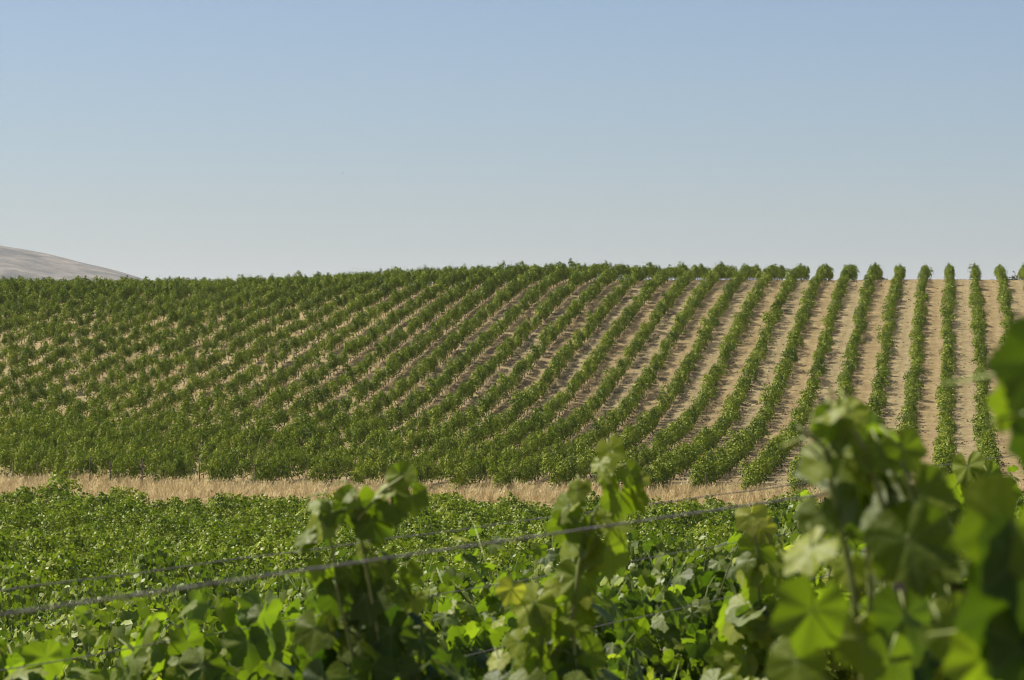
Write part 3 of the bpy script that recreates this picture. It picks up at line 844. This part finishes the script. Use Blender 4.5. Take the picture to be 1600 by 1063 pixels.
# ------------------------------------------------------------------ trellis wires and posts
def wire(name, c, y0, y1, z, rad, label, sag=0.0, cat="wire", tw=0.0):
    n = 60
    pts = []
    for j in range(n + 1):
        t = j / n
        y = y0 + (y1 - y0) * t
        pts.append((NEAR_T * y + c, y, z - sag * 4 * t * (1 - t) + 0.0015 * math.sin(j * 1.7)))
    g = Geo()
    if tw:                                   # two twisted strands
        L_ = 0.0
        a, b = [], []
        fine = 700
        for j in range(fine + 1):
            t = j / fine
            y = y0 + (y1 - y0) * t
            ph = t * (y1 - y0) * 1.1 / 0.035 * 2 * math.pi / 6
            p = np.array((NEAR_T * y + c, y, z - sag * 4 * t * (1 - t)))
            o = np.array((0.9 * math.cos(ph), -0.42 * math.cos(ph), math.sin(ph))) * tw
            a.append(p + o); b.append(p - o)
        g.tube(a, rad, 5); g.tube(b, rad, 5)
        o = link_mesh(name, g.mesh(name, [M_wire]))
    else:
        g.tube(pts, rad, 6)
        o = link_mesh(name, g.mesh(name, [M_wire]))
    return tag(o, label, cat, "trellis wires")


wire("trellis_wire", -1.92, 1.5, 5.7, -0.281, 0.0013, "thick blurred grey wire crossing in front of the two tall leafy shoots", 0.0, "wire", 0.0007)
wire("trellis_wire", C_B + 0.25, 4.5, 16, -0.515, 0.0017, "thin grey wire above the trellised row, parallel to the thick one", 0.0)
wire("trellis_wire", C_B + 0.1, 4.5, 16, -0.70, 0.0015, "sharp thin wire running through the upper leaves of the trellised row", 0.01)
wire("trellis_wire", C_B + 0.22, 4.5, 16, -0.86, 0.0015, "lowest thin wire in the trellised row, half hidden by leaves", 0.01)


def post(name, x, y, h, w, label, group, lean=0.0):
    z = float(ground_z(x, y))
    g = Geo()
    g.tube([(0, 0, -0.3), (lean * 0.3, 0, h * 0.5), (lean, 0.01, h - 0.02), (lean, 0.01, h)], [w, w * 0.97, w * 0.93, w * 0.7], 8)
    o = link_mesh(name, g.mesh(name, [M_post], smooth=False))
    o.location = (x, y, z)
    return tag(o, label, "post", group)


post_spots = [(20, "leftmost post at the foot of the slope, by the left picture edge", 1.25), (58, "second post from the left at the foot of the slope, beside a round dark vine", 1.1), (140, "third post from the left at the foot of the slope", 1.5),
              (172, "fourth post from the left at the foot of the slope, close to the next one", 1.3), (222, "fifth post from the left at the foot of the slope, in bare soil", 1.45),
              (312, "dark post among leaves, right of the group of five posts at the slope's foot", 1.3), (398, "lone post at the slope's foot left of the first tall shoot", 1.25),
              (1104, "rightmost wooden post, at the lower end of a row by the dry grass", 1.15)]
for u, lab, h in post_spots:
    y = 130.0 if u < 600 else 129.4
    post("trellis_post", (u - CU) / FPX * y, y, h * 0.9, 0.03, lab, "posts at the foot of the vine slope", 0.03 * math.sin(u))
post("trellis_post", NEAR_T * 5.7 - 1.92, 5.72, 1.54, 0.03, "near trellis post hidden among the blurred leaves at the right, ending the thick wire", "near trellis posts")

# ------------------------------------------------------------------ dry grass verge, weeds and clods
def tuft(seed, n, h, spread_, mat_i=0, head=True):
    r = np.random.default_rng(seed)
    g = Geo()
    for k in range(n):
        a = r.uniform(0, 6.283)
        b = np.array([math.cos(a), math.sin(a), 0]) * spread_ * math.sqrt(r.random())
        lean = np.array([math.cos(a), math.sin(a), 0]) * r.uniform(0.05, 0.55) * h + np.array([0.10 * h, 0, 0])
        hh = h * r.uniform(0.45, 1.1)
        w = 0.008 * r.uniform(0.7, 1.5)
        sd = np.array([math.sin(a), -math.cos(a), 0]) * w
        p0, p1, p2 = b, b + lean * 0.35 + (0, 0, hh * 0.6), b + lean + (0, 0, hh)
        tn = float(np.clip(r.normal(0.55, 0.2), 0, 1))
        vs = [p0 - sd, p0 + sd, p1 + sd * 0.8, p1 - sd * 0.8, p2]
        fs = [(0, 1, 2, 3), (3, 2, 4)]
        if head and r.random() < 0.35:
            hw = sd * 2.0
            vs += [p2 - lean * .08 - hw + (0, 0, -.05), p2 - lean * .08 + hw + (0, 0, -.05), p2 + lean * .15 + (0, 0, .06)]
            fs.append((5, 6, 7))
        g.add(vs, fs, tn)
    return g


straw = [tuft(500 + i, 34, 0.42 + 0.05 * (i % 4), 0.17).mesh("straw_tuft", [M_straw]) for i in range(6)]
short = [tuft(520 + i, 26, 0.16, 0.16, head=False).mesh("short_straw", [M_straw]) for i in range(3)]
weed = [tuft(530 + i, 30, 0.2, 0.14, head=False).mesh("green_weed", [M_weed]) for i in range(2)]
grng = np.random.default_rng(31)
pts, rots, scls, idx = [], [], [], []


def add_tuft(x, y, k, s):
    pts.append((x, y, float(ground_z(x, y)) - 0.02)); rots.append((grng.normal(0, .06), grng.normal(0, .06), grng.uniform(0, 6.28)))
    scls.append((s * grng.uniform(0.8, 1.2),) * 2 + (s * grng.uniform(0.8, 1.15),)); idx.append(k)


for _ in range(9500):                        # the verge
    y = grng.uniform(113, 131.5)
    x = grng.uniform(-0.205, 0.205) * y
    dens = 0.5 + 0.5 * math.sin(x * 0.5 + 1.3 * math.sin(y * .4)) * math.sin(y * 0.35 + x * .23)
    if grng.random() > 0.55 + 0.45 * dens:
        continue
    track = 0.6 if 121 < y < 125 and x > -4 else 1.0
    add_tuft(x, y, int(grng.integers(6)), grng.uniform(0.6, 1.15) * track)
for _ in range(700):
    y = grng.uniform(129.5, 135); x = grng.uniform(-0.19, 0.17) * y
    add_tuft(x, y, 9 + int(grng.integers(2)), grng.uniform(0.6, 1.6))
for _ in range(5200):                        # straw between the rows of the poorer west half
    y = grng.uniform(136, 250); x = grng.uniform(-0.19, 0.05) * y
    u = CU + FPX * x / y
    if grng.random() < 0.15 + 0.85 * float(sstep(760, 350, u)) and math.sin(x * .35 + 2 * math.sin(y * .11)) * math.sin(y * .21) > -0.45:
        add_tuft(x, y, (6 + int(grng.integers(3))) if grng.random() < .8 else int(grng.integers(6)), grng.uniform(0.7, 1.5) if grng.random() < .8 else .6)
gr = scatter("dry_grass", straw + short + weed, pts, rots, scls, idx)
tag(gr, "dry straw-coloured grass along the verge below the slope", kind="stuff")


def clod(seed):
    r = np.random.default_rng(seed)
    g = Geo()
    vs, fs = [], []
    n, m = 7, 4
    for i in range(m + 1):
        ph = math.pi * i / m
        for k in range(n):
            an = 2 * math.pi * k / n
            q = 1 + r.normal(0, 0.16)
            vs.append((math.sin(ph) * math.cos(an) * q, math.sin(ph) * math.sin(an) * q, 0.62 * math.cos(ph) * q))
    for i in range(m):
        for k in range(n):
            k2 = (k + 1) % n
            fs.append((i * n + k, (i + 1) * n + k, (i + 1) * n + k2, i * n + k2))
    g.add(np.array(vs) * 0.5, fs, 0.5)
    return g.mesh("clod", [M_clod], smooth=False)


clods = [clod(600 + i) for i in range(6)]
crng = np.random.default_rng(41)
pts, rots, scls, idx = [], [], [], []
for _ in range(15000):
    y = crng.uniform(136, 258); x = crng.uniform(-0.19, 0.19) * y
    u = CU + FPX * x / y
    k = (HILL_T * y - x) / ROW_S - 0.3
    lane = math.floor(k) % 2
    fr = k - math.floor(k)
    keep = (0.95 if lane else 0.55) * (0.25 + 0.75 * float(sstep(500, 1150, u)))
    if crng.random() < keep and 0.06 < fr < 0.94:
        s = 0.05 + 0.11 * crng.random() ** 2.2
        pts.append((x, y, float(ground_z(x, y)) + s * 0.1)); rots.append(tuple(crng.uniform(0, 6.28, 3) * (0.15, 0.15, 1)))
        scls.append((s * crng.uniform(.8, 1.3), s, s * crng.uniform(.8, 1.2))); idx.append(int(crng.integers(6)))
cl = scatter("dirt_rubble", clods, pts, rots, scls, idx)
tag(cl, "loose clods of dry earth lying in the lanes between the rows", kind="stuff")

# ------------------------------------------------------------------ trees beyond the crest
def far_tree(x, y, h, w, seed, label):
    r = np.random.default_rng(seed)
    z = float(ground_z(x, y))
    e = empty("far_tree", (x, y, z))
    tag(e, label, "tree", "trees beyond the crest")
    lg, wg = Geo(), Geo()
    wg.tube([(0, 0, -0.5), (0.1, 0, h * 0.35), (-0.1, 0.1, h * 0.7), (0, 0, h * .95)], [0.25, 0.2, 0.12, 0.03], 7)
    for k in range(14):
        a = r.uniform(0, 6.28)
        b = np.array([0, 0, h * r.uniform(.3, .85)])
        t = b + np.array([math.cos(a), math.sin(a), 0.25]) * w * r.uniform(.45, 1) * (1.15 - b[2] / h)
        wg.tube([b, (b + t) / 2 + (0, 0, .1), t], [0.07, 0.045, 0.02], 5)
        for _ in range(70):
            q = t + r.normal(0, 0.26 * w, 3) * (1, 1, .7)
            put_leaf(lg, LEAF_TINY, r, q, r.normal(0, 1, 3), r.normal(0, 1, 3) + (0, 0, .6), 0.34, float(np.clip(r.normal(.5, .25), 0, 1)))
    link_mesh("crown", lg.mesh("crown", [M_tree]), e)
    link_mesh("trunk", wg.mesh("trunk", [M_bark]), e)


for u, vtop, y, w, sd, lab in ((1378, 419, 330, 1.3, 1, "small dark tree peeping over the crest between two vine rows"),
                               (1586, 419, 335, 1.5, 2, "dark tree top peeping over the crest at the right picture edge"),
                               (1542, 433, 330, 1.0, 3, "low dark bush peeping over the crest, left of the tree at the picture edge"),
                               (3, 432, 345, 0.7, 4, "tiny dark tree top on the skyline at the left picture edge")):
    x = (u - CU) / FPX * y
    far_tree(x, y, (CV - vtop) / FPX * y - float(ground_z(x, y)), w, sd, lab)

# ------------------------------------------------------------------ bird
bp_ = at(535, 271, 140)
be = empty("bird", tuple(bp_), 0.5, (0.6, 0.6, 0.6))
tag(be, "tiny dark bird flying alone in the open sky", "bird")
g = Geo()
g.tube([(-0.07, 0, 0), (-0.04, 0, 0.005), (0, 0, 0.008), (0.05, 0, 0.004), (0.075, 0, 0.01), (0.095, 0, 0.006)], [0.004, 0.016, 0.022, 0.016, 0.013, 0.002], 8)
g.add([(-0.06, -.008, 0), (-0.06, .008, 0), (-0.13, .025, 0), (-0.13, -.025, 0)], [(0, 1, 2, 3)])
link_mesh("body", g.mesh("body", [M_bird]), be)
for sg in (-1, 1):
    g = Geo()
    g.add([(0.035, sg * .012, .012), (0.045, sg * .07, .035), (0.01, sg * .15, .03), (-0.02, sg * .14, .028), (-0.02, sg * .07, .03), (-0.03, sg * .012, .012)], [(0, 1, 4, 5), (1, 2, 3, 4)])
    link_mesh("wing", g.mesh("wing", [M_bird]), be)

# ------------------------------------------------------------------ air between the camera and the far mountain
HAZE = 5.5e-5
g = Geo()
lo, hi = (-9500, -420, -60), (9500, 14600, 260)
cs = [(x, y, z) for z in (lo[2], hi[2]) for y in (lo[1], hi[1]) for x in (lo[0], hi[0])]
g.add(cs, [(0, 2, 3, 1), (4, 5, 7, 6), (0, 1, 5, 4), (2, 6, 7, 3), (0, 4, 6, 2), (1, 3, 7, 5)])
m, N, L = new_mat("haze")
out = N.new("ShaderNodeOutputMaterial")
vol = N.new("ShaderNodeVolumePrincipled")
vol.inputs["Color"].default_value = (0.86, 0.90, 0.95, 1)
vol.inputs["Density"].default_value = HAZE
vol.inputs["Anisotropy"].default_value = 0.2
L.new(vol.outputs[0], out.inputs["Volume"])
tag(link_mesh("haze", g.mesh("haze", [m], smooth=False)), "thin summer haze over the vineyard", kind="stuff")
